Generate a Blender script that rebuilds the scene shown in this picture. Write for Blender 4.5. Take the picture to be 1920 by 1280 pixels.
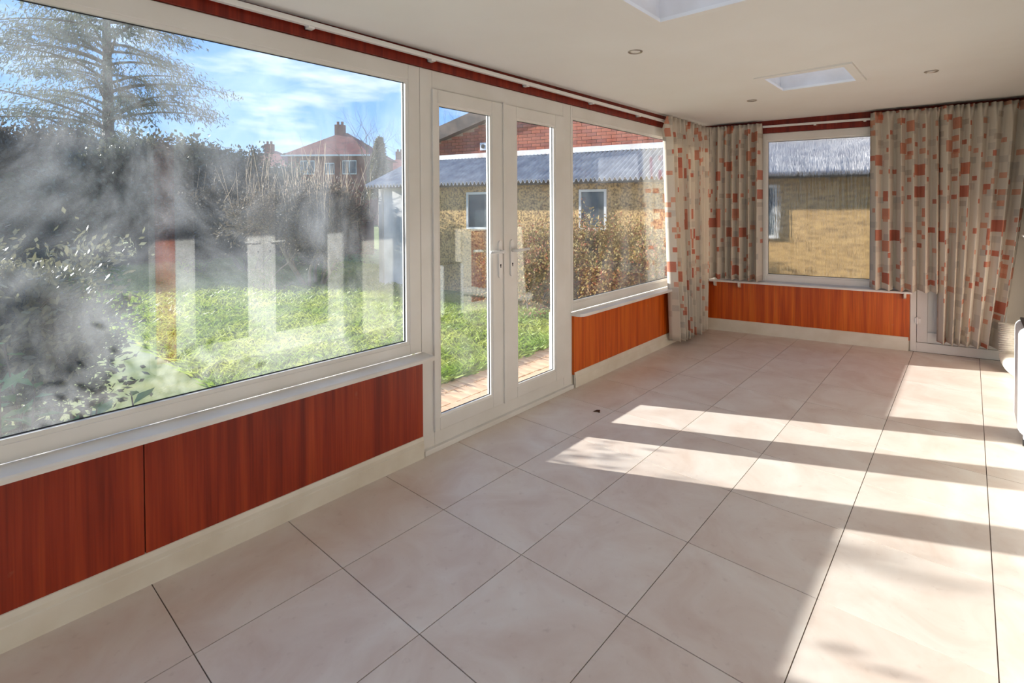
import bpy, math, random
import numpy as np
from mathutils import Vector, Matrix

for o in list(bpy.data.objects): bpy.data.objects.remove(o)
SC = bpy.context.scene
COL = SC.collection
PI = math.pi

# ---------------------------------------------------------------- camera
YAW, PITCH, ROLL = .6814, -.0145, -.0040
CAM = Vector((2.408, -.522, 1.428))
FPX, CXP, CYP = 958.03, 1042.2, 401.7
def cam_axes():
    f = Vector((-math.sin(YAW)*math.cos(PITCH), math.cos(YAW)*math.cos(PITCH), math.sin(PITCH)))
    r = Vector((math.cos(YAW), math.sin(YAW), 0)); u = r.cross(f)
    return (r*math.cos(ROLL)+u*math.sin(ROLL), u*math.cos(ROLL)-r*math.sin(ROLL), f)
RV, UV_, FV = cam_axes()
cd = bpy.data.cameras.new('camera'); cam = bpy.data.objects.new('camera', cd); COL.objects.link(cam)
m = Matrix((RV, UV_, -FV)).transposed().to_4x4(); m.translation = CAM
cam.matrix_world = m
cd.sensor_width = 36; cd.lens = FPX/1920*36
cd.shift_x = (960-CXP)/1920; cd.shift_y = (CYP-640)/1920
cd.clip_start = .02; cd.clip_end = 500
SC.camera = cam

# ---------------------------------------------------------------- colour management
SC.view_settings.view_transform = 'Standard'; SC.view_settings.look = 'None'
SC.view_settings.gamma = 1; SC.view_settings.use_curve_mapping = False
SC.view_settings.exposure = 1.68

def lin(r, g, b):
    f = lambda c: (c/255/12.92 if c/255 <= .04045 else ((c/255+.055)/1.055)**2.4)
    return (f(r), f(g), f(b), 1)

# ---------------------------------------------------------------- sky
W = bpy.data.worlds.new('sky'); SC.world = W; W.use_nodes = True
nt = W.node_tree; nt.nodes.clear()
def N(t, typ, **kw):
    n = t.nodes.new(typ)
    for k, v in kw.items(): setattr(n, k, v)
    return n
out = N(nt, 'ShaderNodeOutputWorld'); bg = N(nt, 'ShaderNodeBackground'); bg.inputs[1].default_value = 0.6
tc = N(nt, 'ShaderNodeTexCoord'); sx = N(nt, 'ShaderNodeSeparateXYZ')
nt.links.new(tc.outputs['Generated'], sx.inputs[0])
rp = N(nt, 'ShaderNodeValToRGB')
rp.color_ramp.elements[0].position = 0.0; rp.color_ramp.elements[0].color = (.42, .60, .84, 1)
rp.color_ramp.elements[1].position = .55; rp.color_ramp.elements[1].color = (.12, .28, .66, 1)
e = rp.color_ramp.elements.new(.18); e.color = (.17, .36, .76, 1)
nt.links.new(sx.outputs['Z'], rp.inputs[0])
mp = N(nt, 'ShaderNodeMapping'); mp.inputs['Scale'].default_value = (1.3, 1.3, 5.5)
nt.links.new(tc.outputs['Generated'], mp.inputs[0])
nz = N(nt, 'ShaderNodeTexNoise'); nz.inputs['Scale'].default_value = 2.6; nz.inputs['Detail'].default_value = 7; nz.inputs['Roughness'].default_value = .58
nt.links.new(mp.outputs[0], nz.inputs['Vector'])
cr = N(nt, 'ShaderNodeValToRGB'); cr.color_ramp.elements[0].position = .53; cr.color_ramp.elements[1].position = .76
nt.links.new(nz.outputs['Fac'], cr.inputs[0])
mx = N(nt, 'ShaderNodeMixRGB'); mx.inputs[2].default_value = (.78, .82, .88, 1)
nt.links.new(cr.outputs[0], mx.inputs[0]); nt.links.new(rp.outputs[0], mx.inputs[1])
nt.links.new(mx.outputs[0], bg.inputs[0]); nt.links.new(bg.outputs[0], out.inputs[0])

# ---------------------------------------------------------------- sun (low winter sun through the garden windows)
sl = bpy.data.lights.new('sun', 'SUN'); sl.energy = 4.8; sl.angle = math.radians(.55); sl.color = (1, .98, .955)
sun = bpy.data.objects.new('sun', sl); COL.objects.link(sun); sun.location = (-8, -4, 8)
sun.rotation_euler = Vector((1, .42, -.336)).to_track_quat('-Z', 'Y').to_euler()

# ================================================================ helpers
ORG = {}
class MB:
    def __init__(s): s.v = []; s.f = []; s.n = 0; s.uv = None
    def add(s, verts, faces):
        b = s.n; s.v.extend(tuple(p) for p in verts); s.n += len(verts)
        s.f.extend(tuple(i+b for i in f) for f in faces); return s
    def box(s, x0, x1, y0, y1, z0, z1):
        return s.hexa([(x0,y0,z0),(x1,y0,z0),(x1,y1,z0),(x0,y1,z0)], [(x0,y0,z1),(x1,y0,z1),(x1,y1,z1),(x0,y1,z1)])
    def hexa(s, a, b):
        return s.add(list(a)+list(b), [(3,2,1,0),(4,5,6,7),(0,1,5,4),(1,2,6,5),(2,3,7,6),(3,0,4,7)])
    def prism(s, a, b):                     # two matching polygons
        n = len(a)
        return s.add(list(a)+list(b), [tuple(range(n-1,-1,-1)), tuple(range(n,2*n))]+[(i,(i+1)%n,n+(i+1)%n,n+i) for i in range(n)])
    def tube(s, pts, rad, n=10, cap=True):
        pts = [Vector(p) for p in pts]; rings = []
        ref = None
        for i, p in enumerate(pts):
            d = (pts[min(i+1,len(pts)-1)]-pts[max(i-1,0)]).normalized()
            if ref is None: ref = Vector((0,0,1)) if abs(d.z) < .9 else Vector((1,0,0))
            a = d.cross(ref).normalized(); b = a.cross(d).normalized(); ref = b
            r = rad[i] if hasattr(rad,'__len__') else rad
            rings.append([p+(a*math.cos(2*PI*k/n)+b*math.sin(2*PI*k/n))*r for k in range(n)])
        vs = [q for R in rings for q in R]; fs = []
        for i in range(len(pts)-1):
            for k in range(n): fs.append((i*n+k, i*n+(k+1)%n, (i+1)*n+(k+1)%n, (i+1)*n+k))
        if cap: fs += [tuple(range(n-1,-1,-1)), tuple(range((len(pts)-1)*n, len(pts)*n))]
        return s.add(vs, fs)
    def lathe(s, c, prof, n=24, axis='z'):
        vs = []; fs = []
        for (r, h) in prof:
            for k in range(n):
                a = 2*PI*k/n; vs.append((c[0]+r*math.cos(a), c[1]+r*math.sin(a), c[2]+h))
        for i in range(len(prof)-1):
            for k in range(n): fs.append((i*n+k, i*n+(k+1)%n, (i+1)*n+(k+1)%n, (i+1)*n+k))
        fs += [tuple(range(n-1,-1,-1)), tuple(range((len(prof)-1)*n, len(prof)*n))]
        return s.add(vs, fs)
    def build(s, name, mat, parent=None, origin=None, smooth=False, bevel=0):
        if parent is not None: og = ORG[parent.name]
        elif origin is not None: og = Vector(origin)
        else:
            a = np.array(s.v); og = Vector(((a[:,0].min()+a[:,0].max())/2, (a[:,1].min()+a[:,1].max())/2, a[:,2].min()))
        me = bpy.data.meshes.new(name)
        me.from_pydata([(p[0]-og[0], p[1]-og[1], p[2]-og[2]) for p in s.v], [], s.f)
        if s.uv is not None:
            l = me.uv_layers.new(name='UVMap'); idx = np.empty(len(me.loops), int); me.loops.foreach_get('vertex_index', idx)
            l.data.foreach_set('uv', np.asarray(s.uv, float)[idx].ravel())
        me.materials.append(mat); me.update()
        if smooth: me.polygons.foreach_set('use_smooth', [True]*len(me.polygons))
        o = bpy.data.objects.new(name, me); COL.objects.link(o)
        if parent is not None: o.parent = parent
        else: o.location = og
        ORG[o.name] = Vector(og)
        if bevel:
            b = o.modifiers.new('bevel', 'BEVEL'); b.width = bevel; b.segments = 2; b.limit_method = 'ANGLE'
        return o

def empty(name, loc, rz=0):
    o = bpy.data.objects.new(name, None); COL.objects.link(o); o.location = loc; o.empty_display_size = .1
    ORG[o.name] = Vector(loc); return o
def tag(o, label, cat, group=None, kind=None):
    o['label'] = label; o['category'] = cat
    if group: o['group'] = group
    if kind: o['kind'] = kind
    return o

class NPM:                                   # numpy mesh pieces for vegetation
    def __init__(s): s.V = []; s.Q = []; s.n = 0
    def quads(s, v4):                        # (n,4,3)
        n = len(v4)
        if n == 0: return
        s.V.append(v4.reshape(-1,3)); s.Q.append(np.arange(n*4).reshape(n,4)+s.n); s.n += n*4
    def segs(s, segs, k=4):
        if not segs: return
        A = np.array([q[0] for q in segs]); B = np.array([q[1] for q in segs]); r0 = np.array([q[2] for q in segs]); r1 = np.array([q[3] for q in segs])
        d = B-A; d /= np.linalg.norm(d, axis=1, keepdims=True)+1e-9
        ref = np.where(np.abs(d[:,2:3]) < .9, np.array([[0,0,1.]]), np.array([[1.,0,0]]))
        a = np.cross(d, ref); a /= np.linalg.norm(a, axis=1, keepdims=True); b = np.cross(a, d)
        ring = []
        for P, r in ((A, r0), (B, r1)):
            for i in range(k):
                t = 2*PI*i/k; ring.append(P+(a*math.cos(t)+b*math.sin(t))*r[:,None])
        V = np.stack(ring, 1)                # n,2k,3
        n = len(segs); base = (np.arange(n)*2*k)[:,None]+s.n
        for i in range(k):
            j = (i+1) % k
            s.Q.append(np.concatenate([base+i, base+j, base+k+j, base+k+i], 1))
        s.V.append(V.reshape(-1,3)); s.n += n*2*k
    def build(s, name, mat, parent):
        og = np.array(ORG[parent.name]); V = np.concatenate(s.V)-og; Q = np.concatenate(s.Q)
        me = bpy.data.meshes.new(name); me.vertices.add(len(V)); me.vertices.foreach_set('co', V.astype(np.float32).ravel())
        me.loops.add(Q.size); me.loops.foreach_set('vertex_index', Q.astype(np.int32).ravel())
        me.polygons.add(len(Q)); me.polygons.foreach_set('loop_start', np.arange(len(Q), dtype=np.int32)*4)
        me.materials.append(mat); me.update(calc_edges=True); me.validate()
        o = bpy.data.objects.new(name, me); COL.objects.link(o); o.parent = parent; ORG[o.name] = ORG[parent.name]
        return o
def leaf_quads(rng, C, L, Wd, droop=0, dirs=None):
    n = len(C); C = np.asarray(C, float)
    d = rng.normal(size=(n,3)) if dirs is None else dirs+rng.normal(size=(n,3))*.45
    d[:,2] -= droop; d /= np.linalg.norm(d, axis=1, keepdims=True)+1e-9
    q = rng.normal(size=(n,3)); w = np.cross(d, q); w /= np.linalg.norm(w, axis=1, keepdims=True)+1e-9
    l = (L*rng.uniform(.6,1.3,n))[:,None]; ww = (Wd*rng.uniform(.7,1.2,n))[:,None]
    return np.stack([C, C+d*l*.5+w*ww*.5, C+d*l, C+d*l*.5-w*ww*.5], 1)
def grow(rng, p, d, L, r, depth, segs, tips, spread=.6, up=.08, kids=3, shrink=.68, wig=.18, sub=3):
    p = np.array(p, float); d = np.array(d, float); d /= np.linalg.norm(d)
    for i in range(sub):
        d = d+rng.normal(size=3)*wig; d[2] += up; d /= np.linalg.norm(d)
        q = p+d*L/sub; r2 = r*(.86 if depth else .7)
        segs.append((p, q, r, r2)); p = q; r = r2
        if depth > 0 and i >= 1:
            for _ in range(kids if i == sub-1 else max(1, kids-1)):
                nd = d+rng.normal(size=3)*spread
                grow(rng, p, nd, L*shrink*rng.uniform(.7,1.15), r*.62, depth-1, segs, tips, spread, up, kids, shrink, wig, sub)
        if depth <= 1: tips.append((p.copy(), d.copy()))

# ================================================================ materials
def new_mat(name):
    M = bpy.data.materials.new(name); M.use_nodes = True; t = M.node_tree; t.nodes.clear()
    o = N(t, 'ShaderNodeOutputMaterial'); return M, t, o
def pbr(name, col, col2=None, scale=8, rough=.5, bump=0, bscale=None, stretch=(1,1,1), spec=.5, detail=5, lo=.35, hi=.65, coords='Object', metal=0, transl=0):
    M, t, o = new_mat(name); b = N(t, 'ShaderNodeBsdfPrincipled')
    b.inputs['Roughness'].default_value = rough; b.inputs['Base Color'].default_value = col
    b.inputs['Specular IOR Level'].default_value = spec; b.inputs['Metallic'].default_value = metal
    tcn = N(t, 'ShaderNodeTexCoord'); mpn = N(t, 'ShaderNodeMapping'); mpn.inputs['Scale'].default_value = stretch
    t.links.new(tcn.outputs[coords], mpn.inputs[0])
    if col2 is not None:
        nz = N(t, 'ShaderNodeTexNoise'); nz.inputs['Scale'].default_value = scale; nz.inputs['Detail'].default_value = detail
        t.links.new(mpn.outputs[0], nz.inputs['Vector'])
        r = N(t, 'ShaderNodeValToRGB'); r.color_ramp.elements[0].position = lo; r.color_ramp.elements[1].position = hi
        r.color_ramp.elements[0].color = col; r.color_ramp.elements[1].color = col2
        t.links.new(nz.outputs['Fac'], r.inputs[0]); t.links.new(r.outputs[0], b.inputs['Base Color'])
    if bump:
        n2 = N(t, 'ShaderNodeTexNoise'); n2.inputs['Scale'].default_value = bscale or scale*3; n2.inputs['Detail'].default_value = 4
        t.links.new(mpn.outputs[0], n2.inputs['Vector'])
        bp = N(t, 'ShaderNodeBump'); bp.inputs['Strength'].default_value = bump; bp.inputs['Distance'].default_value = .01
        t.links.new(n2.outputs['Fac'], bp.inputs['Height']); t.links.new(bp.outputs[0], b.inputs['Normal'])
    sh = b.outputs[0]
    if transl:
        tr = N(t, 'ShaderNodeBsdfTranslucent'); mxs = N(t, 'ShaderNodeMixShader'); mxs.inputs[0].default_value = transl
        src = b.inputs['Base Color'].links[0].from_socket if b.inputs['Base Color'].is_linked else None
        if src: t.links.new(src, tr.inputs[0])
        else: tr.inputs[0].default_value = col
        t.links.new(sh, mxs.inputs[1]); t.links.new(tr.outputs[0], mxs.inputs[2]); sh = mxs.outputs[0]
    t.links.new(sh, o.inputs[0]); return M

def glass_mat(name, dirt=.0, tint=(.95,.965,.955,1), ior=1.6):
    M, t, o = new_mat(name)
    tr = N(t, 'ShaderNodeBsdfTransparent'); tr.inputs[0].default_value = tint
    gl = N(t, 'ShaderNodeBsdfGlossy'); gl.inputs['Roughness'].default_value = .0
    lw_ = N(t, 'ShaderNodeLayerWeight'); lw_.inputs[0].default_value = .5
    pw = N(t, 'ShaderNodeMath', operation='POWER'); pw.inputs[1].default_value = 4.5; t.links.new(lw_.outputs['Facing'], pw.inputs[0])
    fr = N(t, 'ShaderNodeMath', operation='MULTIPLY_ADD'); fr.inputs[1].default_value = .9; fr.inputs[2].default_value = .075; t.links.new(pw.outputs[0], fr.inputs[0])
    a = N(t, 'ShaderNodeMixShader'); t.links.new(fr.outputs[0], a.inputs[0]); t.links.new(tr.outputs[0], a.inputs[1]); t.links.new(gl.outputs[0], a.inputs[2])
    sh = a.outputs[0]
    if dirt:
        tcn = N(t, 'ShaderNodeTexCoord'); mpn = N(t, 'ShaderNodeMapping'); mpn.inputs['Scale'].default_value = (1, 1.3, .8); mpn.inputs['Rotation'].default_value = (.5, 0, 0)
        t.links.new(tcn.outputs['Object'], mpn.inputs[0])
        n1 = N(t, 'ShaderNodeTexNoise'); n1.inputs['Scale'].default_value = 1.7; n1.inputs['Detail'].default_value = 6; n1.inputs['Roughness'].default_value = .62; n1.inputs['Distortion'].default_value = 1.2
        t.links.new(mpn.outputs[0], n1.inputs['Vector'])
        r1 = N(t, 'ShaderNodeValToRGB'); r1.color_ramp.elements[0].position = .38; r1.color_ramp.elements[1].position = .8
        t.links.new(n1.outputs['Fac'], r1.inputs[0])
        n2 = N(t, 'ShaderNodeTexNoise'); n2.inputs['Scale'].default_value = 150; n2.inputs['Detail'].default_value = 2
        t.links.new(tcn.outputs['Object'], n2.inputs['Vector'])
        r2 = N(t, 'ShaderNodeValToRGB'); r2.color_ramp.elements[0].position = .66; r2.color_ramp.elements[1].position = .74
        t.links.new(n2.outputs['Fac'], r2.inputs[0])
        m1 = N(t, 'ShaderNodeMath', operation='MULTIPLY'); m1.inputs[1].default_value = dirt; t.links.new(r1.outputs[0], m1.inputs[0])
        m2 = N(t, 'ShaderNodeMath', operation='MULTIPLY'); m2.inputs[1].default_value = dirt*.7; t.links.new(r2.outputs[0], m2.inputs[0])
        m2b = N(t, 'ShaderNodeMath', operation='MULTIPLY'); t.links.new(m2.outputs[0], m2b.inputs[0]); t.links.new(r1.outputs[0], m2b.inputs[1])
        m3 = N(t, 'ShaderNodeMath', operation='ADD'); t.links.new(m1.outputs[0], m3.inputs[0]); t.links.new(m2b.outputs[0], m3.inputs[1])
        m4 = N(t, 'ShaderNodeMath', operation='ADD'); m4.inputs[1].default_value = dirt*.12; t.links.new(m3.outputs[0], m4.inputs[0])
        df = N(t, 'ShaderNodeBsdfTranslucent'); df.inputs[0].default_value = (.85, .87, .9, 1)
        b = N(t, 'ShaderNodeMixShader'); t.links.new(m4.outputs[0], b.inputs[0]); t.links.new(sh, b.inputs[1]); t.links.new(df.outputs[0], b.inputs[2]); sh = b.outputs[0]
    t.links.new(sh, o.inputs[0]); return M

def frosted_mat():
    M, t, o = new_mat('rippled obscure glass')
    tcn = N(t, 'ShaderNodeTexCoord'); mpn = N(t, 'ShaderNodeMapping'); mpn.inputs['Scale'].default_value = (45, 45, 2.5)
    t.links.new(tcn.outputs['Object'], mpn.inputs[0])
    nz = N(t, 'ShaderNodeTexNoise'); nz.inputs['Scale'].default_value = 1; nz.inputs['Detail'].default_value = 3; t.links.new(mpn.outputs[0], nz.inputs['Vector'])
    bp = N(t, 'ShaderNodeBump'); bp.inputs['Strength'].default_value = .8; bp.inputs['Distance'].default_value = .012; t.links.new(nz.outputs['Fac'], bp.inputs['Height'])
    rf = N(t, 'ShaderNodeBsdfRefraction'); rf.inputs['Roughness'].default_value = .24; rf.inputs['IOR'].default_value = 1.12; rf.inputs[0].default_value = (.96, .96, .94, 1)
    t.links.new(bp.outputs[0], rf.inputs['Normal'])
    gl = N(t, 'ShaderNodeBsdfGlossy'); gl.inputs['Roughness'].default_value = .12; t.links.new(bp.outputs[0], gl.inputs['Normal'])
    a = N(t, 'ShaderNodeMixShader'); a.inputs[0].default_value = .05
    t.links.new(rf.outputs[0], a.inputs[1]); t.links.new(gl.outputs[0], a.inputs[2]); t.links.new(a.outputs[0], o.inputs[0]); return M

def wood_mat(name, c1, c2, c3, rough=.32):
    M, t, o = new_mat(name); b = N(t, 'ShaderNodeBsdfPrincipled'); b.inputs['Roughness'].default_value = rough; b.inputs['Specular IOR Level'].default_value = .35
    tcn = N(t, 'ShaderNodeTexCoord'); mpn = N(t, 'ShaderNodeMapping'); mpn.inputs['Scale'].default_value = (14, 14, .5)
    t.links.new(tcn.outputs['Object'], mpn.inputs[0])
    n1 = N(t, 'ShaderNodeTexNoise'); n1.inputs['Scale'].default_value = 1.6; n1.inputs['Detail'].default_value = 5; n1.inputs['Distortion'].default_value = .4
    t.links.new(mpn.outputs[0], n1.inputs['Vector'])
    r = N(t, 'ShaderNodeValToRGB'); r.color_ramp.elements[0].position = .3; r.color_ramp.elements[0].color = c1
    r.color_ramp.elements[1].position = .72; r.color_ramp.elements[1].color = c3
    e = r.color_ramp.elements.new(.5); e.color = c2
    t.links.new(n1.outputs['Fac'], r.inputs[0])
    mp2 = N(t, 'ShaderNodeMapping'); mp2.inputs['Scale'].default_value = (60, 60, 1.2); t.links.new(tcn.outputs['Object'], mp2.inputs[0])
    n2 = N(t, 'ShaderNodeTexNoise'); n2.inputs['Scale'].default_value = 2; n2.inputs['Detail'].default_value = 3; t.links.new(mp2.outputs[0], n2.inputs['Vector'])
    mxx = N(t, 'ShaderNodeMixRGB', blend_type='MULTIPLY'); mxx.inputs[0].default_value = .45
    r2 = N(t, 'ShaderNodeValToRGB'); r2.color_ramp.elements[0].position = .35; r2.color_ramp.elements[0].color = (.55,.5,.5,1); r2.color_ramp.elements[1].position = .6
    t.links.new(n2.outputs['Fac'], r2.inputs[0]); t.links.new(r.outputs[0], mxx.inputs[1]); t.links.new(r2.outputs[0], mxx.inputs[2])
    # pale scuffs and worn specks
    n3 = N(t, 'ShaderNodeTexNoise'); n3.inputs['Scale'].default_value = 9; n3.inputs['Detail'].default_value = 8; t.links.new(tcn.outputs['Object'], n3.inputs['Vector'])
    r3 = N(t, 'ShaderNodeValToRGB'); r3.color_ramp.elements[0].position = .68; r3.color_ramp.elements[1].position = .8
    t.links.new(n3.outputs['Fac'], r3.inputs[0]); m3 = N(t, 'ShaderNodeMath', operation='MULTIPLY'); m3.inputs[1].default_value = .35; t.links.new(r3.outputs[0], m3.inputs[0])
    mx3 = N(t, 'ShaderNodeMixRGB'); mx3.inputs[2].default_value = lin(190,150,120); t.links.new(m3.outputs[0], mx3.inputs[0]); t.links.new(mxx.outputs[0], mx3.inputs[1])
    t.links.new(mx3.outputs[0], b.inputs['Base Color']); t.links.new(b.outputs[0], o.inputs[0]); return M

def tile_mat():
    M, t, o = new_mat('cream stone-effect floor tile'); b = N(t, 'ShaderNodeBsdfPrincipled'); b.inputs['Roughness'].default_value = .42
    tcn = N(t, 'ShaderNodeTexCoord'); oi = N(t, 'ShaderNodeObjectInfo')
    ad = N(t, 'ShaderNodeVectorMath', operation='ADD'); sc = N(t, 'ShaderNodeVectorMath', operation='SCALE'); sc.inputs['Scale'].default_value = 17
    cb = N(t, 'ShaderNodeCombineXYZ'); t.links.new(oi.outputs['Random'], cb.inputs[0]); t.links.new(oi.outputs['Random'], cb.inputs[1])
    t.links.new(cb.outputs[0], sc.inputs[0]); t.links.new(tcn.outputs['Object'], ad.inputs[0]); t.links.new(sc.outputs[0], ad.inputs[1])
    n1 = N(t, 'ShaderNodeTexNoise'); n1.inputs['Scale'].default_value = 3.2; n1.inputs['Detail'].default_value = 7; n1.inputs['Roughness'].default_value = .6; n1.inputs['Distortion'].default_value = .7
    t.links.new(ad.outputs[0], n1.inputs['Vector'])
    r = N(t, 'ShaderNodeValToRGB'); r.color_ramp.elements[0].position = .3; r.color_ramp.elements[0].color = lin(212,193,179)
    r.color_ramp.elements[1].position = .72; r.color_ramp.elements[1].color = lin(230,221,211)
    e = r.color_ramp.elements.new(.5); e.color = lin(222,208,196)
    t.links.new(n1.outputs['Fac'], r.inputs[0])
    n2 = N(t, 'ShaderNodeTexNoise'); n2.inputs['Scale'].default_value = 28; n2.inputs['Detail'].default_value = 6; t.links.new(ad.outputs[0], n2.inputs['Vector'])
    r2 = N(t, 'ShaderNodeValToRGB'); r2.color_ramp.elements[0].position = .62; r2.color_ramp.elements[1].position = .78; t.links.new(n2.outputs['Fac'], r2.inputs[0])
    mm = N(t, 'ShaderNodeMath', operation='MULTIPLY'); mm.inputs[1].default_value = .22; t.links.new(r2.outputs[0], mm.inputs[0])
    mxx = N(t, 'ShaderNodeMixRGB'); mxx.inputs[2].default_value = lin(150,122,108); t.links.new(mm.outputs[0], mxx.inputs[0]); t.links.new(r.outputs[0], mxx.inputs[1])
    t.links.new(mxx.outputs[0], b.inputs['Base Color']); t.links.new(b.outputs[0], o.inputs[0]); return M

def curtain_mat():
    M, t, o = new_mat('cream curtain cloth with orange and grey squares'); b = N(t, 'ShaderNodeBsdfPrincipled'); b.inputs['Roughness'].default_value = .85; b.inputs['Specular IOR Level'].default_value = .15
    uv = N(t, 'ShaderNodeUVMap'); uv.uv_map = 'UVMap'
    last = None
    def layer(prev, cell, off, thr, cols):
        ad = N(t, 'ShaderNodeVectorMath', operation='ADD'); ad.inputs[1].default_value = (off, off*1.7, 0); t.links.new(uv.outputs[0], ad.inputs[0])
        sn = N(t, 'ShaderNodeVectorMath', operation='SNAP'); sn.inputs[1].default_value = (cell[0], cell[1], 1); t.links.new(ad.outputs[0], sn.inputs[0])
        wn = N(t, 'ShaderNodeTexWhiteNoise', noise_dimensions='2D'); t.links.new(sn.outputs[0], wn.inputs['Vector'])
        gt = N(t, 'ShaderNodeMath', operation='GREATER_THAN'); gt.inputs[1].default_value = thr; t.links.new(wn.outputs['Value'], gt.inputs[0])
        rr = N(t, 'ShaderNodeValToRGB'); rr.color_ramp.interpolation = 'CONSTANT'
        rr.color_ramp.elements[0].color = cols[0]; rr.color_ramp.elements[1].color = cols[1]; rr.color_ramp.elements[1].position = .4
        e = rr.color_ramp.elements.new(.72); e.color = cols[2]
        sp = N(t, 'ShaderNodeSeparateColor'); t.links.new(wn.outputs['Color'], sp.inputs[0]); t.links.new(sp.outputs[1], rr.inputs[0])
        # woven speckle inside the squares
        nz = N(t, 'ShaderNodeTexNoise'); nz.inputs['Scale'].default_value = 260; nz.inputs['Detail'].default_value = 2; t.links.new(uv.outputs[0], nz.inputs['Vector'])
        ml = N(t, 'ShaderNodeMath', operation='MULTIPLY'); ml.use_clamp = True; t.links.new(gt.outputs[0], ml.inputs[0])
        m0 = N(t, 'ShaderNodeMath', operation='MULTIPLY_ADD'); m0.inputs[1].default_value = 1.2; m0.inputs[2].default_value = .25; t.links.new(nz.outputs['Fac'], m0.inputs[0]); t.links.new(m0.outputs[0], ml.inputs[1])
        mxx = N(t, 'ShaderNodeMixRGB'); t.links.new(ml.outputs[0], mxx.inputs[0])
        if prev is None: mxx.inputs[1].default_value = lin(226,216,201)
        else: t.links.new(prev, mxx.inputs[1])
        t.links.new(rr.outputs[0], mxx.inputs[2]); return mxx.outputs[0]
    grey = (lin(208,199,186), lin(212,200,186), lin(200,192,181)); org = (lin(214,136,106), lin(204,112,84), lin(220,156,128))
    c = layer(None, (.085,.06), 3.1, .84, grey)
    c = layer(c, (.125,.105), 7.7, .945, (lin(206,118,88), lin(196,100,72), lin(214,140,110)))
    c = layer(c, (.042,.042), 1.3, .95, org)
    c = layer(c, (.07,.05), 5.9, .95, (lin(220,160,130), lin(206,110,80), lin(200,186,170)))
    tr = N(t, 'ShaderNodeBsdfTranslucent'); mxs = N(t, 'ShaderNodeMixShader'); mxs.inputs[0].default_value = .22
    t.links.new(c, b.inputs['Base Color']); t.links.new(c, tr.inputs[0])
    t.links.new(b.outputs[0], mxs.inputs[1]); t.links.new(tr.outputs[0], mxs.inputs[2]); t.links.new(mxs.outputs[0], o.inputs[0]); return M

PVC = pbr('white upvc', lin(232,229,224), lin(224,220,213), 3, rough=.28)
PAINT = pbr('white gloss painted wood', lin(228,222,208), lin(216,207,190), 5, rough=.35, bump=.05, bscale=30)
SILL = pbr('white painted sill board', lin(234,231,227), lin(222,216,208), 4, rough=.3)
CEIL = pbr('matt off-white ceiling paint', lin(240,239,236), lin(237,235,231), 2, rough=.9, bump=.03, bscale=60)
PLASTER = pbr('beige plaster', lin(233,226,213), lin(227,218,204), 3, rough=.9, bump=.04, bscale=50)
WOOD = wood_mat('varnished mahogany veneer', lin(122,40,24), lin(154,54,29), lin(176,72,36))
WOOD2 = wood_mat('orange varnished teak veneer', lin(176,68,14), lin(208,94,22), lin(224,116,32))
FASCIA = wood_mat('dark red varnished wood', lin(104,24,12), lin(128,36,18), lin(146,48,24), .4)
TILE = tile_mat()
GROUT = pbr('brown tile grout', lin(120,104,92), lin(105,90,80), 30, rough=.9)
GLASS_BIG = glass_mat('dirty window glass', .075)
GLASS = glass_mat('door glass', .02)
GLASS_IN = glass_mat('inner door glass', 0, (.5,.5,.5,1))
FROST = frosted_mat()
GASKET = pbr('black rubber gasket', lin(40,42,46), rough=.6)
WHITE_METAL = pbr('white coated metal', lin(236,234,230), rough=.25, spec=.6)
CHROME = pbr('satin nickel', lin(190,186,180), rough=.3, metal=1)
OPAL = pbr('opal rooflight dome', lin(245,245,245), rough=.5, transl=.95)
DARK = pbr('dark keyhole', lin(30,28,27), rough=.7)
CURTAIN = curtain_mat()
AIRCON = pbr('white moulded plastic', lin(238,238,238), rough=.35)
HOSE = pbr('white ribbed hose plastic', lin(226,222,214), lin(212,204,192), 8, rough=.5)

# ================================================================ room shell
XR = 2.85; YB = -3.4  # rear of room and garden window extended out of view for light
EA = .175; E0 = 5.19
ES = Vector((math.cos(EA), math.sin(EA), 0)); EN = Vector((math.sin(EA), -math.cos(EA), 0))
def ew(s, d, z): return Vector((0, E0, 0))+ES*s+EN*d+Vector((0,0,z))
def endY(x): return E0+math.tan(EA)*x
def zc(x, y): return 2.312+.0085*y+.012*x
def ebox(mb, s0, s1, d0, d1, z0, z1):
    return mb.hexa([ew(s0,d0,z0), ew(s1,d0,z0), ew(s1,d1,z0), ew(s0,d1,z0)], [ew(s0,d0,z1), ew(s1,d0,z1), ew(s1,d1,z1), ew(s0,d1,z1)])

# floor with single tiles
fl = MB(); fl.prism([(-.3,YB-.2,-.16),(XR+.2,YB-.2,-.16),(XR+.2,endY(XR+.2)+.2,-.16),(-.3,endY(-.3)+.2,-.16)], [(-.3,YB-.2,-.004),(XR+.2,YB-.2,-.004),(XR+.2,endY(XR+.2)+.2,-.004),(-.3,endY(-.3)+.2,-.004)])
floor = tag(fl.build('floor', GROUT), 'floor of large cream stone-effect tiles with thin brown grout lines', 'floor', kind='structure')
FO = ORG['floor']
def clip(poly, a, b, c):        # keep a*x+b*y<=c
    o = []
    for i in range(len(poly)):
        p, q = poly[i], poly[(i+1) % len(poly)]; fp = a*p[0]+b*p[1]-c; fq = a*q[0]+b*q[1]-c
        if fp <= 0: o.append(p)
        if (fp < 0 < fq) or (fq < 0 < fp):
            k = fp/(fp-fq); o.append((p[0]+(q[0]-p[0])*k, p[1]+(q[1]-p[1])*k))
    return o
full = None; g = .0018
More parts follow.
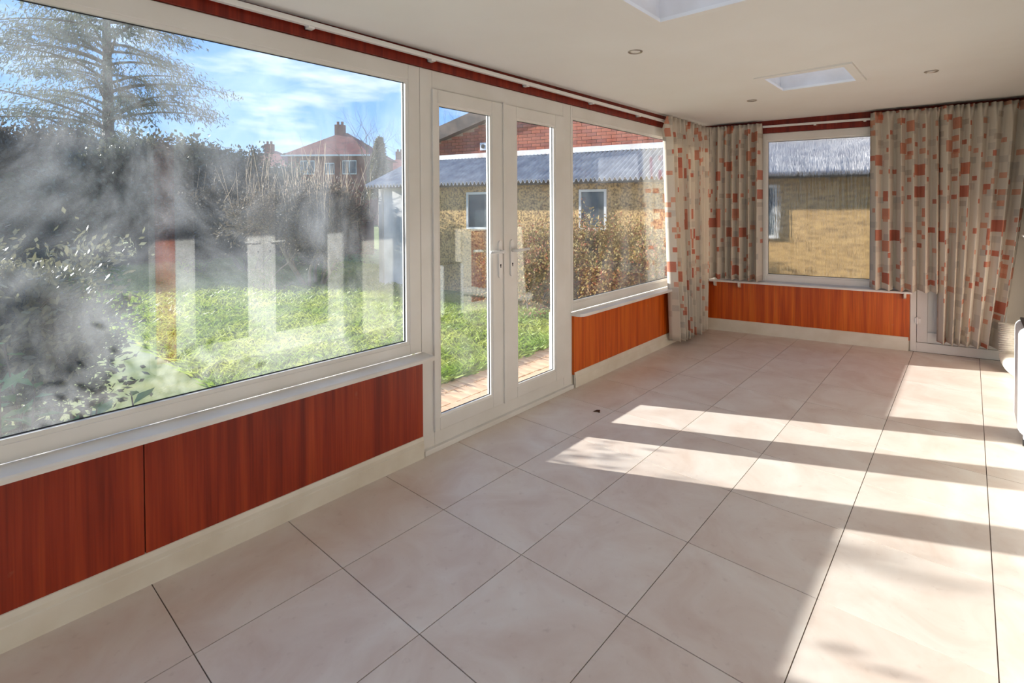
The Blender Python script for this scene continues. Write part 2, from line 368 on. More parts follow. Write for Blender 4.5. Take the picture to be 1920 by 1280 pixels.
for i in range(-2, 6):
    for j in range(-7, 13):
        x0, y0 = .484+.5*i-.5+g, .5*j+g; x1, y1 = x0+.5-2*g, y0+.5-2*g
        poly = [(x0,y0),(x1,y0),(x1,y1),(x0,y1)]
        whole = x0 > -.05 and x1 < XR and y0 > YB and y1 < endY(x0)
        if not whole:
            for h in ((-1,0,.05),(1,0,XR),(0,-1,-YB),(-math.tan(EA),1,E0+.01)): poly = clip(poly, *h) if poly else poly
            if len(poly) < 3: continue
        cx, cy = (x0+x1)/2, (y0+y1)/2
        if whole and full is not None:
            o = bpy.data.objects.new('tile', full)
        else:
            top = [(p[0]-cx, p[1]-cy, .0) for p in poly]; bot = [(p[0]-cx, p[1]-cy, -.0045) for p in poly]
            mbt = MB().prism(bot, top); me = bpy.data.meshes.new('tile'); me.from_pydata(mbt.v, [], mbt.f); me.materials.append(TILE); me.update()
            if whole: full = me
            o = bpy.data.objects.new('tile', me)
        COL.objects.link(o); o.parent = floor; o.location = (cx-FO[0], cy-FO[1], -FO[2])

# ceiling with two rooflight holes, plus one added out of view
SKY = [(1.19, 1.80, 3.28, 3.86), (1.19, 1.80, 1.20, 1.79), (1.19, 1.80, -.88, -.29)]  # last opening is added behind the viewer to brighten the room
cb = MB()
def cslab(x0, x1, ya0, ya1, yb0, yb1):       # ya at x0, yb at x1
    P = [(x0,ya0),(x1,yb0),(x1,yb1),(x0,ya1)]
    cb.hexa([(x,y,zc(x,y)) for x,y in P], [(x,y,zc(x,y)+.16) for x,y in P])
T = endY
cslab(-.35, 1.19, YB-.2, T(-.35)+.25, YB-.2, T(1.19)+.25)
cslab(1.80, XR+.2, YB-.2, T(1.8)+.25, YB-.2, T(XR+.2)+.25)
cslab(1.19, 1.80, YB-.2, -.88, YB-.2, -.88); cslab(1.19, 1.80, -.29, 1.20, -.29, 1.20); cslab(1.19, 1.80, 1.79, 3.28, 1.79, 3.28); cslab(1.19, 1.80, 3.86, T(1.19)+.25, 3.86, T(1.8)+.25)
tag(cb.build('ceiling', CEIL), 'flat off-white ceiling with two square rooflight openings and one added unseen', 'ceiling', kind='structure')
for k, (x0, x1, y0, y1) in enumerate(SKY):
    z0 = zc(1.5, (y0+y1)/2)
    w = empty('window_%d' % ((4,5,7)[k]), ((x0+x1)/2, (y0+y1)/2, z0))
    tag(w, ['square white rooflight in the ceiling near the curtained end', 'square white rooflight in the ceiling over the glazed double doors', 'added unseen rooflight that brightens the room behind the viewer'][k], 'rooflight', 'rooflights', 'structure')
    r = .03 if k == 0 else .012
    mbu = MB(); t_ = .02; h = .34
    for a in ((x0,x0+t_,y0,y1),(x1-t_,x1,y0,y1),(x0+t_,x1-t_,y0,y0+t_),(x0+t_,x1-t_,y1-t_,y1)): mbu.box(*a, z0+.0, z0+h)
    mbu.build('upstand', SILL, w)
    rim = MB()
    for a in ((x0-.008,x0+r+.02,y0-.008,y1+.008),(x1-r-.02,x1+.008,y0-.008,y1+.008),(x0+r+.02,x1-r-.02,y0-.008,y0+r+.02),(x0+r+.02,x1-r-.02,y1-r-.02,y1+.008)): rim.box(*a, z0-.012, z0+.006)
    rim.build('rim', CEIL, w)
    fr = MB()
    for a in ((x0+t_,x0+.06,y0+t_,y1-t_),(x1-.06,x1-t_,y0+t_,y1-t_),(x0+.06,x1-.06,y0+t_,y0+.06),(x0+.06,x1-.06,y1-.06,y1-t_)): fr.box(*a, z0+h-.05, z0+h)
    fr.build('frame', PVC, w)
    MB().box(x0+.05, x1-.05, y0+.05, y1-.05, z0+h-.03, z0+h-.022).build('pane', OPAL, w)

# left wall: masonry plinth under the glazing, posts, wood panels and fascia
wl = MB()
wl.box(-.26, -.035, YB, 1.255, -.15, .57); wl.box(-.26, -.035, 2.675, E0, -.15, .57); wl.box(-.26, -.035, YB, E0, 2.232, 2.45)
wl.box(-.26, -.035, YB, -2.9, .57, 2.232)
wall_left = tag(wl.build('wall_left', PLASTER), 'long garden wall with low wood-panelled base under white glazing', 'wall', kind='structure')
MB().box(-.034, -.014, YB, -.017, .10, .575).build('panel', WOOD, wall_left)
MB().box(-.034, -.014, -.013, 1.252, .10, .575).build('panel', WOOD, wall_left)
MB().box(-.034, -.014, 2.685, E0, .10, .575).build('panel', WOOD2, wall_left)
fm = MB(); fm.hexa([(-.035,YB,2.228),(-.018,YB,2.228),(-.018,E0,2.228),(-.035,E0,2.228)], [(-.035,YB,zc(0,YB)),(-.018,YB,zc(0,YB)),(-.018,E0,zc(0,E0)),(-.035,E0,zc(0,E0))])
fm.build('fascia', FASCIA, wall_left)

def skirting(name, prof, A, B, label, mat=PAINT):
    mb = MB(); a = [A(p[0], p[1]) for p in prof]; b = [B(p[0], p[1]) for p in prof]; mb.prism(a, b)
    return tag(mb.build(name, mat), label, 'baseboard', kind='structure')
PROF = [(-.02,0),(0,0),(0,.078),(-.004,.082),(-.004,.1),(-.010,.118),(-.02,.122)]
skirting('baseboard_left', PROF, lambda x,z:(x,YB,z), lambda x,z:(x,1.25,z), 'white painted baseboard under the long dirty garden window')
skirting('baseboard_left.001', PROF, lambda x,z:(x,2.69,z), lambda x,z:(x,E0-.005,z), 'white painted baseboard between double doors and corner curtain')
skirting('baseboard_end', [(-.02,0),(0,0),(0,.125),(-.006,.133),(-.02,.133)], lambda x,z:ew(.005,x,z), lambda x,z:ew(1.975,x,z), 'plain white baseboard under the obscure end window')
skirting('baseboard_right', [(.02,0),(0,0),(0,.1),(.008,.12),(.02,.12)], lambda x,z:(XR-.02+x,2.5,z), lambda x,z:(XR-.02+x,T(XR),z), 'white baseboard along the beige house wall')

# ---- window frames
def ring(mb, mp, a0, a1, z0, z1, wl_, wr, wb, wt, d0, d1):
    """frame ring on a wall: mp(a,d,z) maps to world"""
    def bx(p0, p1, q0, q1): mb.hexa([mp(p0,d0,q0),mp(p1,d0,q0),mp(p1,d1,q0),mp(p0,d1,q0)], [mp(p0,d0,q1),mp(p1,d0,q1),mp(p1,d1,q1),mp(p0,d1,q1)])
    bx(a0, a0+wl_, z0, z1); bx(a1-wr, a1, z0, z1); bx(a0+wl_, a1-wr, z0, z0+wb); bx(a0+wl_, a1-wr, z1-wt, z1)
def bead(mb, mp, a0, a1, z0, z1, w, d0, d1):
    """chamfered glazing bead: outer edge at depth d0 (proud), inner edge at d1"""
    O = [(a0,z0),(a1,z0),(a1,z1),(a0,z1)]; I = [(a0+w,z0+w),(a1-w,z0+w),(a1-w,z1-w),(a0+w,z1-w)]
    vs = [mp(a,d0,z) for a,z in O]+[mp(a,d0-.004,z) for a,z in I]+[mp(a,d1,z) for a,z in I]+[mp(a,d1,z) for a,z in O]
    fs = []
    for i in range(4):
        j = (i+1)%4; fs += [(i,j,4+j,4+i),(4+i,4+j,8+j,8+i),(8+i,8+j,12+j,12+i),(12+i,12+j,j,i)]
    mb.add(vs, fs)
lw = lambda a, d, z: Vector((d, a, z))                 # left wall map: depth = +X
def pane_box(mp, a0, a1, z0, z1, d0, d1):
    mb = MB(); mb.hexa([mp(a0,d0,z0),mp(a1,d0,z0),mp(a1,d1,z0),mp(a0,d1,z0)], [mp(a0,d0,z1),mp(a1,d0,z1),mp(a1,d1,z1),mp(a0,d1,z1)]); return mb
def window(name, mp, o0, o1, z0, z1, g0, g1, gz0, gz1, face, glass, label, cat='window'):
    w = empty(name, mp((o0+o1)/2, face, z0)); tag(w, label, cat, kind='structure')
    mb = MB(); b = .016
    ring(mb, mp, o0, o1, z0, z1, g0-b-o0, o1-g1-b, gz0-b-z0, z1-gz1-b, face-.07, face); mb.build('window_frame', PVC, w, bevel=.003)
    mb = MB(); bead(mb, mp, g0-b, g1+b, gz0-b, gz1+b, b, face-.004, face-.028); mb.build('bead', PVC, w)
    mb = MB(); bead(mb, mp, g0-.001, g1+.001, gz0-.001, gz1+.001, .005, face-.024, face-.029); mb.build('gasket', GASKET, w)
    pane_box(mp, g0-.008, g1+.008, gz0-.008, gz1+.008, face-.036, face-.030).build('pane', glass, w)
    return w
F = -.03
window('window_1', lw, -2.9, 1.257, .60, 2.226, -2.81, 1.166, .676, 2.126, F, GLASS_BIG, 'wide garden window with dirty streaked glass and white plastic frame')
window('window_2', lw, 2.673, 5.16, .60, 2.226, 2.711, 5.09, .681, 2.117, F, GLASS, 'white framed garden window between double doors and corner curtain')
em = lambda a, d, z: ew(a, d, z)
window('window_3', em, .60, 1.985, .60, 2.228, .69, 1.655, .677, 2.135, F, FROST, 'end window of rippled obscure glass between patterned curtains')

# sills
def sill(name, mp, a0, a1, label, zt=.597, front=.08):
    mb = MB(); prof = [(F-.005,zt),(front-.006,zt-.004),(front,zt-.010),(front,zt-.026),(F-.005,zt-.026)]
    mb.prism([mp(a0,d,z) for d,z in prof], [mp(a1,d,z) for d,z in prof]); o = mb.build(name, SILL)
    return tag(o, label, 'sill', kind='structure')
sill('trim_1', lw, YB, 1.268, 'long white sill board below the dirty garden window')
s2 = MB(); zt = .597
pts = [(2.665,F-.005),(2.665,.035),(2.675,.058),(2.70,.075),(2.74,.08),(E0-.03,.08),(E0-.012,F-.005)]
s2.prism([(d,a,zt-.026) for a,d in pts][::-1], [(d,a,zt-.003) for a,d in pts][::-1])
tag(s2.build('trim_2', SILL), 'white sill board with rounded end beside the double doors', 'sill', kind='structure')
es = sill('trim_3', em, .02, 2.0, 'white sill shelf on brackets under the obscure end window')
for s_ in (.12, .385, 1.93):
    mb = MB(); mb.prism([ew(s_,-.012,.571),ew(s_,.07,.571),ew(s_,.06,.53),ew(s_,.03,.515),ew(s_,-.012,.51)], [ew(s_+.02,-.012,.571),ew(s_+.02,.07,.571),ew(s_+.02,.06,.53),ew(s_+.02,.03,.515),ew(s_+.02,-.012,.51)]); mb.build('bracket', PAINT, es)

# ---- double door to the garden
def handle(mp, parent, a, face, z, way):
    hp = MB(); n = 10
    P = [(a+.016*math.cos(PI*k/n), z+.055+.016*math.sin(PI*k/n)) for k in range(n+1)]+[(a-.016*math.cos(PI*k/n), z-.16-.016*math.sin(PI*k/n)) for k in range(n+1)]
    hp.prism([mp(p,face,q) for p,q in P], [mp(p,face+.011,q) for p,q in P]); h = hp.build('handle', WHITE_METAL, parent)
    lv = MB(); lv.tube([mp(a,face+.008,z), mp(a,face+.045,z), mp(a+way*.006,face+.052,z), mp(a+way*.03,face+.055,z), mp(a+way*.125,face+.05,z+.004)], [.011,.011,.011,.010,.009], 10)
    lv.build('lever', WHITE_METAL, parent, smooth=True)
    kh = MB(); kh.tube([mp(a,face+.009,z-.09), mp(a,face+.0125,z-.09)], .006, 10); kh.box(*(lambda A,B:(min(A.x,B.x),max(A.x,B.x),min(A.y,B.y),max(A.y,B.y),min(A.z,B.z),max(A.z,B.z)))(mp(a-.003,face+.009,z-.108), mp(a+.003,face+.0125,z-.088)))
    kh.build('keyhole', DARK, parent)
def leaf(mp, parent, a0, a1, z0, z1, g0, g1, gz0, gz1, face, glass):
    mb = MB(); b = .014; ring(mb, mp, a0, a1, z0, z1, g0-b-a0, a1-g1-b, gz0-b-z0, z1-gz1-b, face-.06, face)
    L = mb.build('door_leaf', PVC, parent, bevel=.003)
    mb = MB(); bead(mb, mp, g0-b, g1+b, gz0-b, gz1+b, b, face-.004, face-.026); mb.build('bead', PVC, L)
    mb = MB(); bead(mb, mp, g0-.001, g1+.001, gz0-.001, gz1+.001, .004, face-.022, face-.027); mb.build('gasket', GASKET, L)
    pane_box(mp, g0-.008, g1+.008, gz0-.008, gz1+.008, face-.034, face-.028).build('pane', glass, L)
    return L
d1 = empty('door_1', (F, 1.965, 0)); tag(d1, 'white glazed double doors opening to the garden lawn', 'door', kind='structure')
mb = MB(); ring(mb, lw, 1.259, 2.671, .0, 2.226, .085, .096, .118, .11, F-.07, F)
mb.box(-.1, -.004, 1.259, 2.671, 0, .03); mb.build('door_frame', PVC, d1, bevel=.003)
FL = F+.014
L1 = leaf(lw, d1, 1.338, 1.909, .112, 2.118, 1.389, 1.797, .20, 2.025, FL, GLASS)
L2 = leaf(lw, d1, 1.916, 2.577, .112, 2.118, 2.055, 2.453, .20, 2.025, FL, GLASS)
MB().box(FL-.01, FL+.010, 1.906, 1.935, .112, 2.122).build('cover_strip', PVC, d1)
handle(lw, L1, 1.872, FL, 1.135, -1); handle(lw, L2, 1.985, FL, 1.135, 1)

# ---- end wall
wm = MB()
ebox(wm, -.1, 1.99, -.28, -.035, -.15, .57); ebox(wm, -.1, 2.98, -.28, -.035, 2.232, 2.55); ebox(wm, -.1, .60, -.28, -.035, .57, 2.232); ebox(wm, 2.72, 2.98, -.28, -.035, -.15, 2.232)
wall_end = tag(wm.build('wall_end', PLASTER), 'curtained end wall with wood panel below an obscure window', 'wall', kind='structure')
mb = MB(); ebox(mb, .0, 1.985, -.034, -.014, .10, .575); mb.build('panel', WOOD2, wall_end)
mb = MB(); mb.hexa([ew(-.02,-.035,2.23),ew(2.92,-.035,2.23),ew(2.92,-.018,2.23),ew(-.02,-.018,2.23)], [ew(-.02,-.035,2.365),ew(2.92,-.035,2.40),ew(2.92,-.018,2.40),ew(-.02,-.018,2.365)]); mb.build('fascia', FASCIA, wall_end)
d2 = empty('door_2', ew(2.35,F,0)); tag(d2, 'white plastic door half hidden behind the long curtain', 'door', kind='structure')
mb = MB(); ring(mb, em, 1.99, 2.72, 0, 2.228, .05, .05, .09, .06, F-.06, F+.01); mb.build('door_frame', PVC, d2, bevel=.003)
mb = MB(); ring(mb, em, 2.045, 2.665, .093, 2.165, .085, .085, .10, .09, F-.05, F); ebox(mb, 2.13, 2.58, F-.05, F, .95, 1.05); dl = mb.build('door_leaf', PVC, d2, bevel=.003)
mb = MB(); ebox(mb, 2.13, 2.58, F-.04, F-.016, .19, .96); ebox(mb, 2.19, 2.52, F-.04, F-.008, .25, .90); mb.build('lower_panel', PVC, dl, bevel=.004)
pane_box(em, 2.12, 2.59, 1.04, 2.08, F-.03, F-.024).build('pane', FROST, dl)
for z in (.28, 1.9):
    mb = MB(); ebox(mb, 2.025, 2.075, F+.008, F+.022, z, z+.05); mb.tube([ew(2.046,F+.02,z-.01), ew(2.046,F+.02,z+.06)], .009, 8); mb.build('hinge', WHITE_METAL, d2)

# ---- right wall with the inner double doors (seen in the window reflections) and back wall
wr = MB()
wr.box(XR, XR+.2, YB, -.5, -.15, 2.6); wr.box(XR, XR+.2, -.5, .70, 2.12, 2.6); wr.box(XR, XR+.2, .70, .84, -.15, 2.6); wr.box(XR, XR+.2, 2.40, T(XR)+.2, -.15, 2.6); wr.box(XR, XR+.2, .84, 2.40, 2.12, 2.6)
wall_right = tag(wr.build('wall_right', PLASTER), 'beige plastered house wall opposite the garden windows', 'wall', kind='structure')
MB().box(XR-.018, XR, .70, .838, .1, 2.12).build('panel', WOOD2, wall_right); MB().box(XR-.018, XR, 4.20, 4.9, .12, 1.1).build('panel', WOOD, wall_right)
MB().box(XR-.03, XR, 4.03, 4.19, .0, 2.1).build('architrave', PAINT, wall_right)
wb_ = MB(); wb_.box(-.26, XR+.2, YB-.2, YB, -.15, .6); wb_.box(-.26, XR+.2, YB-.2, YB, 2.226, 2.6); wb_.box(-.26, .1, YB-.2, YB, .6, 2.226); wb_.box(2.6, XR+.2, YB-.2, YB, .6, 2.226)
bk = lambda a, d, z: Vector((a, YB+d, z))
window('window_6', bk, .1, 2.6, .60, 2.226, .19, 2.51, .69, 2.13, F, GLASS, 'added unseen window behind the viewer that brightens the room')  # invented back window, added for extra bounce light
tag(wb_.build('wall_back', PLASTER), 'plain beige plaster wall closing the room behind the viewer', 'wall', kind='structure')
rw = lambda a, d, z: Vector((XR-d, a, z))
d3 = empty('door_3', (XR, 1.62, 0)); tag(d3, 'white glazed inner double doors leading into the house', 'door', kind='structure')
mb = MB(); ring(mb, rw, .84, 2.40, 0, 2.12, .06, .06, .06, .06, -.06, .012); mb.build('door_frame', PVC, d3)
M1 = leaf(rw, d3, .90, 1.553, .06, 2.06, .985, 1.415, .19, 1.97, .02, GLASS_IN)
M2 = leaf(rw, d3, 1.557, 2.34, .06, 2.06, 1.665, 2.20, .19, 1.97, .02, GLASS_IN)
handle(rw, M1, 1.50, .02, 1.10, -1); handle(rw, M2, 1.61, .02, 1.10, 1)
dk = pbr('plaster darkened as unlit hall', lin(70,62,55), rough=.9)  # added hall, plaster darkened so it stays dark in the window reflection
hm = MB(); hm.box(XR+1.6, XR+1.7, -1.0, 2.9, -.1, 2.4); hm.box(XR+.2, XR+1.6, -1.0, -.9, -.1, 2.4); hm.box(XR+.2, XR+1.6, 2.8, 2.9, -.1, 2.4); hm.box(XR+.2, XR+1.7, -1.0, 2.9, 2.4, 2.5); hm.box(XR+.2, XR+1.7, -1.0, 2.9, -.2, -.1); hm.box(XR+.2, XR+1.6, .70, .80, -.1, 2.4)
tag(hm.build('wall_hall', dk), 'hallway added behind open doorway and inner doors, coloured dark to look unlit', 'wall', kind='structure')

# ================================================================ fittings
# curtain rails
cr_ = empty('curtain_rail', (.02, 1.3, 2.27)); tag(cr_, 'long white curtain rail above the garden window and double doors', 'curtain rail', 'curtain rails')
mb = MB(); mb.box(.002, .030, YB+.1, 4.9, 2.272, 2.296); mb.build('track', WHITE_METAL, cr_, bevel=.003)
for y in (-.35, .62, 1.315, 2.116, 2.907, 3.665, 4.4):
    mb = MB(); mb.box(-.018, .026, y-.014, y+.014, 2.262, 2.274); mb.box(-.018, -.008, y-.014, y+.014, 2.262, 2.31); mb.build('clip', WHITE_METAL, cr_)
cr2 = empty('curtain_rail', ew(1.4,.03,2.28)); tag(cr2, 'white curtain rail above the obscure end window', 'curtain rail', 'curtain rails')
mb = MB(); ebox(mb, .06, 2.82, .002, .028, 2.285, 2.308); mb.build('track', WHITE_METAL, cr2, bevel=.003)
for s_ in (.3, 1.15, 1.6, 2.5):
    mb = MB(); ebox(mb, s_-.012, s_+.012, -.018, .022, 2.276, 2.287); mb.build('clip', WHITE_METAL, cr2)

# curtains
def curtain(name, mp, s0, s1, z0, z1, d, seed, label, bot=None, amp=.028, pitch=.075, spread=1.9):
    """gathered cloth hanging from a rail; bot(t) gives s at the hem for t in 0..1"""
    rng = random.Random(seed); nf = max(3, int((s1-s0)/pitch)); nu = nf*12; nv = 34
    ph = [rng.uniform(-.35,.35) for _ in range(nf+2)]; am = [rng.uniform(.55,1.25) for _ in range(nf+2)]; wd = [rng.uniform(.7,1.3) for _ in range(nf+1)]
    cum = [0]
    for w in wd: cum.append(cum[-1]+w)
    mb = MB(); uvs = []
    for j in range(nv+1):
        v = j/nv; z = z1+(z0-z1)*v
        head = min(1, max(0, (v-.0)/.05)); arc = 0; prev = None
        for i in range(nu+1):
            u = i/nu; k = u*nf; kk = int(min(k, nf-1)); fr = k-kk
            uu = (cum[kk]+(cum[kk+1]-cum[kk])*fr)/cum[nf]
            a_ = am[kk]*(1-fr)+am[kk+1]*fr
            fold = (2*abs(math.sin(PI*k))**.75-1)*a_*amp*(.42+.58*head)*(1+.35*v)
            fold += math.sin(2*PI*k*2.0+seed)*amp*.5*(1-head)+math.sin(2*PI*k*.37+seed*2+v*1.5)*amp*.35*v
            st = s0+(s1-s0)*uu
            sb = bot(uu) if bot else st
            e = v**1.3; s = st*(1-e)+sb*e+math.sin(2*PI*k)*amp*.22*a_*head
            pinch = -.010*math.exp(-((v-.055)/.02)**2)
            dz = .006*math.sin(2*PI*k+1)*(v > .97)
            p = mp(s, d+fold+pinch, z+dz); mb.v.append(tuple(p)); mb.n += 1
            uvs.append((uu*(s1-s0)*spread+seed*.37, z))
    for j in range(nv):
        for i in range(nu):
            q = j*(nu+1)+i; mb.f.append((q, q+1, q+nu+2, q+nu+1))
    mb.uv = uvs
    o = mb.build(name, CURTAIN, smooth=True); sm = o.modifiers.new('cloth', 'SOLIDIFY'); sm.thickness = .003; sm.offset = 0
    return tag(o, label, 'curtain', 'patterned curtains')
curtain('curtain', lw, 4.06, 5.14, .055, 2.315, .09, 1, 'floor-length cream curtain with orange squares across garden window corner', bot=lambda t: 4.25+.78*t, amp=.05, pitch=.085)
curtain('curtain', em, .045, .640, .612, 2.325, .085, 2, 'sill-length patterned curtain bunched in corner left of obscure window', amp=.042, pitch=.08)
curtain('curtain', em, 1.645, 2.205, .605, 2.345, .10, 3, 'sill-length patterned curtain between obscure window and long curtain', amp=.046, pitch=.09)
curtain('curtain', em, 2.20, 2.88, .135, 2.352, .115, 4, 'long patterned curtain hanging over the white plastic end door', bot=lambda t: 2.19+.47*t, amp=.05, pitch=.095)

# downlights
for k, (x, y, lab) in enumerate(((.87,2.123,'recessed ceiling downlight near the double doors'), (2.19,3.95,'recessed ceiling downlight on the house wall side of rooflight'), (.91,4.07,'recessed ceiling downlight near the corner curtain'))):
    z = zc(x, y); dlt = empty('downlight', (x, y, z)); tag(dlt, lab, 'downlight', 'recessed downlights')
    MB().lathe((x,y,z), [(.030,.004),(.030,-.002),(.038,-.006),(.043,-.004),(.044,.004)], 28).build('bezel', CHROME, dlt, smooth=False)
    MB().lathe((x,y,z), [(.029,.003),(.029,-.001),(.022,-.003),(.008,-.0035)], 24).build('lens', WHITE_METAL, dlt)

# portable air conditioner with vent hose at the far right
ac = empty('air_conditioner', (2.74, 3.72, 0)); tag(ac, 'white portable air conditioner standing against the house wall', 'air conditioner')
b = MB().box(2.635, 2.845, 3.52, 3.92, .06, .70).build('body', AIRCON, ac); bv = b.modifiers.new('bevel', 'BEVEL'); bv.width = .045; bv.segments = 5
MB().box(2.66, 2.82, 3.56, 3.88, .70, .712).build('control_panel', DARK, ac)
for (x, y) in ((2.67,3.56),(2.81,3.56),(2.67,3.88),(2.81,3.88)):
    MB().tube([(x-.012,y,.022),(x+.012,y,.022)], .022, 12).build('castor', DARK, ac); MB().box(x-.01, x+.01, y-.01, y+.01, .03, .07).build('castor_stem', AIRCON, ac)
hs = MB(); path = []
ctrl = [Vector((2.665,5.375,.40)), Vector((2.665,5.37,.32)), Vector((2.665,5.35,.21)), Vector((2.672,5.31,.12)), Vector((2.70,5.22,.075)), Vector((2.74,5.0,.09)), Vector((2.74,4.6,.18)), Vector((2.75,4.2,.28)), Vector((2.75,3.90,.33))]
def catmull(c, n):
    o = []
    for i in range(len(c)-1):
        p0, p1, p2, p3 = c[max(i-1,0)], c[i], c[i+1], c[min(i+2,len(c)-1)]
        for k in range(n):
            t = k/n; o.append(.5*((2*p1)+(p2-p0)*t+(2*p0-5*p1+4*p2-p3)*t*t+(3*p1-p0-3*p2+p3)*t**3))
    return o+[c[-1]]
pp = catmull(ctrl, 22); hs.tube(pp, [.056+.008*math.sin(i*PI/2.0) for i in range(len(pp))], 16)
hs.build('vent_hose', HOSE, ac, smooth=False)
# small shelf and second curtain edge on the house wall
tag(MB().box(XR-.10, XR, 4.6, 5.35, 1.165, 1.18).build('wall_shelf', SILL), 'thin white shelf on the beige house wall beside the end door', 'shelf')
# litter on the floor
dl_ = MB(); dl_.add([(.372,2.385,.001),(.40,2.40,.006),(.425,2.395,.002),(.41,2.425,.012),(.385,2.42,.008)], [(0,1,3,4),(1,2,3),(4,3,2,1,0)]); tag(dl_.build('dry_leaf', pbr('dry brown leaf', lin(105,62,36), rough=.8)), 'curled dry brown leaf on the floor by the double doors', 'leaf')

# ================================================================ garden
GZ = -.13
def gmat():
    return pbr('lawn soil and moss', lin(92,108,42), lin(128,132,62), 3.5, rough=.95, bump=.4, bscale=40)
gm = MB(); gm.box(-80, .0-.26, -40, 60, GZ-.3, GZ); gm.box(-.26, 60, 5.9, 60, GZ-.3, GZ-.001)
tag(gm.build('ground', gmat()), 'grassy garden ground outside the windows', 'lawn', kind='structure')
rng = np.random.default_rng(3)
GRASS = pbr('grass blades', lin(122,150,52), lin(176,184,88), 2.0, rough=.6, transl=.35)
def grass(n, x0, x1, y0, y1, h, w):
    P = np.stack([rng.uniform(x0,x1,n), rng.uniform(y0,y1,n), np.full(n, GZ)], 1)
    a = rng.uniform(0,2*PI,n); dx = np.stack([np.cos(a), np.sin(a), np.zeros(n)], 1)*w
    hh = h*rng.uniform(.4,1.3,n); lean = rng.normal(size=(n,3))*.45; lean[:,2] = 1
    T1 = P+lean*hh[:,None]*.6; T2 = P+(lean*np.array([1.8,1.8,1]))*hh[:,None]
    return np.stack([P-dx, P+dx, T2+dx*.15, T1-dx*.6], 1)
lawn = empty('grass', (-5, 3, GZ)); gN = NPM()
gN.quads(grass(42000, -6, -1.25, 1.0, 5.2, .07, .004)); gN.quads(grass(34000, -15, -6, .5, 7, .08, .008)); gN.quads(grass(9000, -1.3, -1.15, .5, 4.8, .09, .004))
lw_o = gN.build('grass_blades', GRASS, lawn); lw_o['kind'] = 'stuff'; tag(lawn, 'short uneven grass of the back garden lawn', 'grass', kind='stuff')

# brick paving along the house
PAVE = pbr('worn red paving brick', lin(190,150,120), lin(212,180,146), 6, rough=.85, bump=.2)
pv = tag(MB().box(-1.2, -.26, -1.0, 5.0, GZ-.1, GZ+.01).build('path', pbr('sandy path bed', lin(150,130,100), lin(120,108,80), 12, rough=.95)), 'narrow brick path outside the double doors', 'path', kind='structure')
bm = MB().box(-.105, .105, -.05, .05, -.02, .02); me = bpy.data.meshes.new('paving_brick'); me.from_pydata(bm.v, [], bm.f); me.materials.append(PAVE)
rr = random.Random(5)
for i in range(4):
    for j in range(34):
        o = bpy.data.objects.new('paving_brick', me); COL.objects.link(o); o.parent = pv
        P = Vector((-.39-.222*i, .9+.108*j+(.05 if i % 2 else 0), GZ+.012+rr.uniform(-.003,.003)))-ORG['path']; o.location = P; o.rotation_euler = (rr.uniform(-.02,.02), rr.uniform(-.02,.02), rr.uniform(-.02,.02))

# ---- garage (pebbledash outbuilding, corrugated roof)
GA = math.atan(.226); GS = Vector((math.cos(GA), math.sin(GA), 0)); GN = Vector((math.sin(GA), -math.cos(GA), 0))   # GN faces the room
def gw(s, d, z): return Vector((-6.98, 6.66-.226*6.98, 0))+GS*s+GN*d+Vector((0,0,z))
def gbox(mb, s0, s1, d0, d1, z0, z1): return mb.hexa([gw(s0,d0,z0),gw(s1,d0,z0),gw(s1,d1,z0),gw(s0,d1,z0)], [gw(s0,d0,z1),gw(s1,d0,z1),gw(s1,d1,z1),gw(s0,d1,z1)])
PEB = pbr('pebbledash render', lin(216,176,116), lin(128,100,66), 30, rough=.95, bump=.9, bscale=40, lo=.42, hi=.66, detail=3)
WHITEW = pbr('white painted render', lin(226,220,214), lin(205,198,192), 4, rough=.9, bump=.1)
gar = empty('garage', gw(4,-1.2,GZ)); tag(gar, 'low pebbledash garage with grey corrugated roof across the garden', 'garage')
mb = MB(); gbox(mb, 1.15, 11.5, -2.4, -.16, GZ, 1.93); mb.build('wall', PEB, gar)
mb = MB(); gbox(mb, .12, 1.15, -2.4, -.15, GZ, 1.93); mb.build('painted_wall', WHITEW, gar)
mb = MB(); gbox(mb, .16, .26, -.15, -.11, GZ, 1.93); mb.build('corner_post', pbr('grey painted post', lin(170,165,160), rough=.7), gar)
ROOF = pbr('weathered corrugated cement sheet', lin(186,182,178), lin(140,138,140), 5, rough=.9, lo=.3, hi=.7)
for k in range(12):
    mb = MB(); n = 12*8; vs = []; s0 = k*.98; 
    for j in range(2):
        for i in range(n+1):
            s = s0+1.0*i/n; wv = .03*math.sin(2*PI*i/8)
            d = .10 if j == 0 else -1.25; z = (1.86 if j == 0 else 2.44)+wv+(.004 if k % 2 else 0)
            if k == 0 and j == 1: s = s+ (1-i/n)*.0
            vs.append(gw(s, d, z))
    vs2 = [v-Vector((0,0,.012)) for v in vs]; fs = []
    for i in range(n):
        a, b_, c, d_ = i, i+1, n+1+i+1, n+1+i; o_ = 2*(n+1); fs += [(a,b_,c,d_), (d_+o_,c+o_,b_+o_,a+o_), (a+o_,b_+o_,b_,a)]
    mb.add(vs+vs2, fs); mb.build('roof_sheet', ROOF, gar)
mb = MB(); mb.prism([gw(.0,-1.25,2.43),gw(11.7,-1.25,2.43),gw(11.7,-2.5,1.9),gw(.0,-2.5,1.9)], [gw(.0,-1.25,2.46),gw(11.7,-1.25,2.46),gw(11.7,-2.5,1.93),gw(.0,-2.5,1.93)]); mb.build('back_roof', ROOF, gar)
mb = MB(); gbox(mb, .1, 11.7, -1.34, -1.2, 2.44, 2.54); mb.build('ridge_capping', pbr('white lead flashing', lin(236,230,222), lin(225,190,160), 2.5, rough=.8, lo=.5, hi=.8), gar)
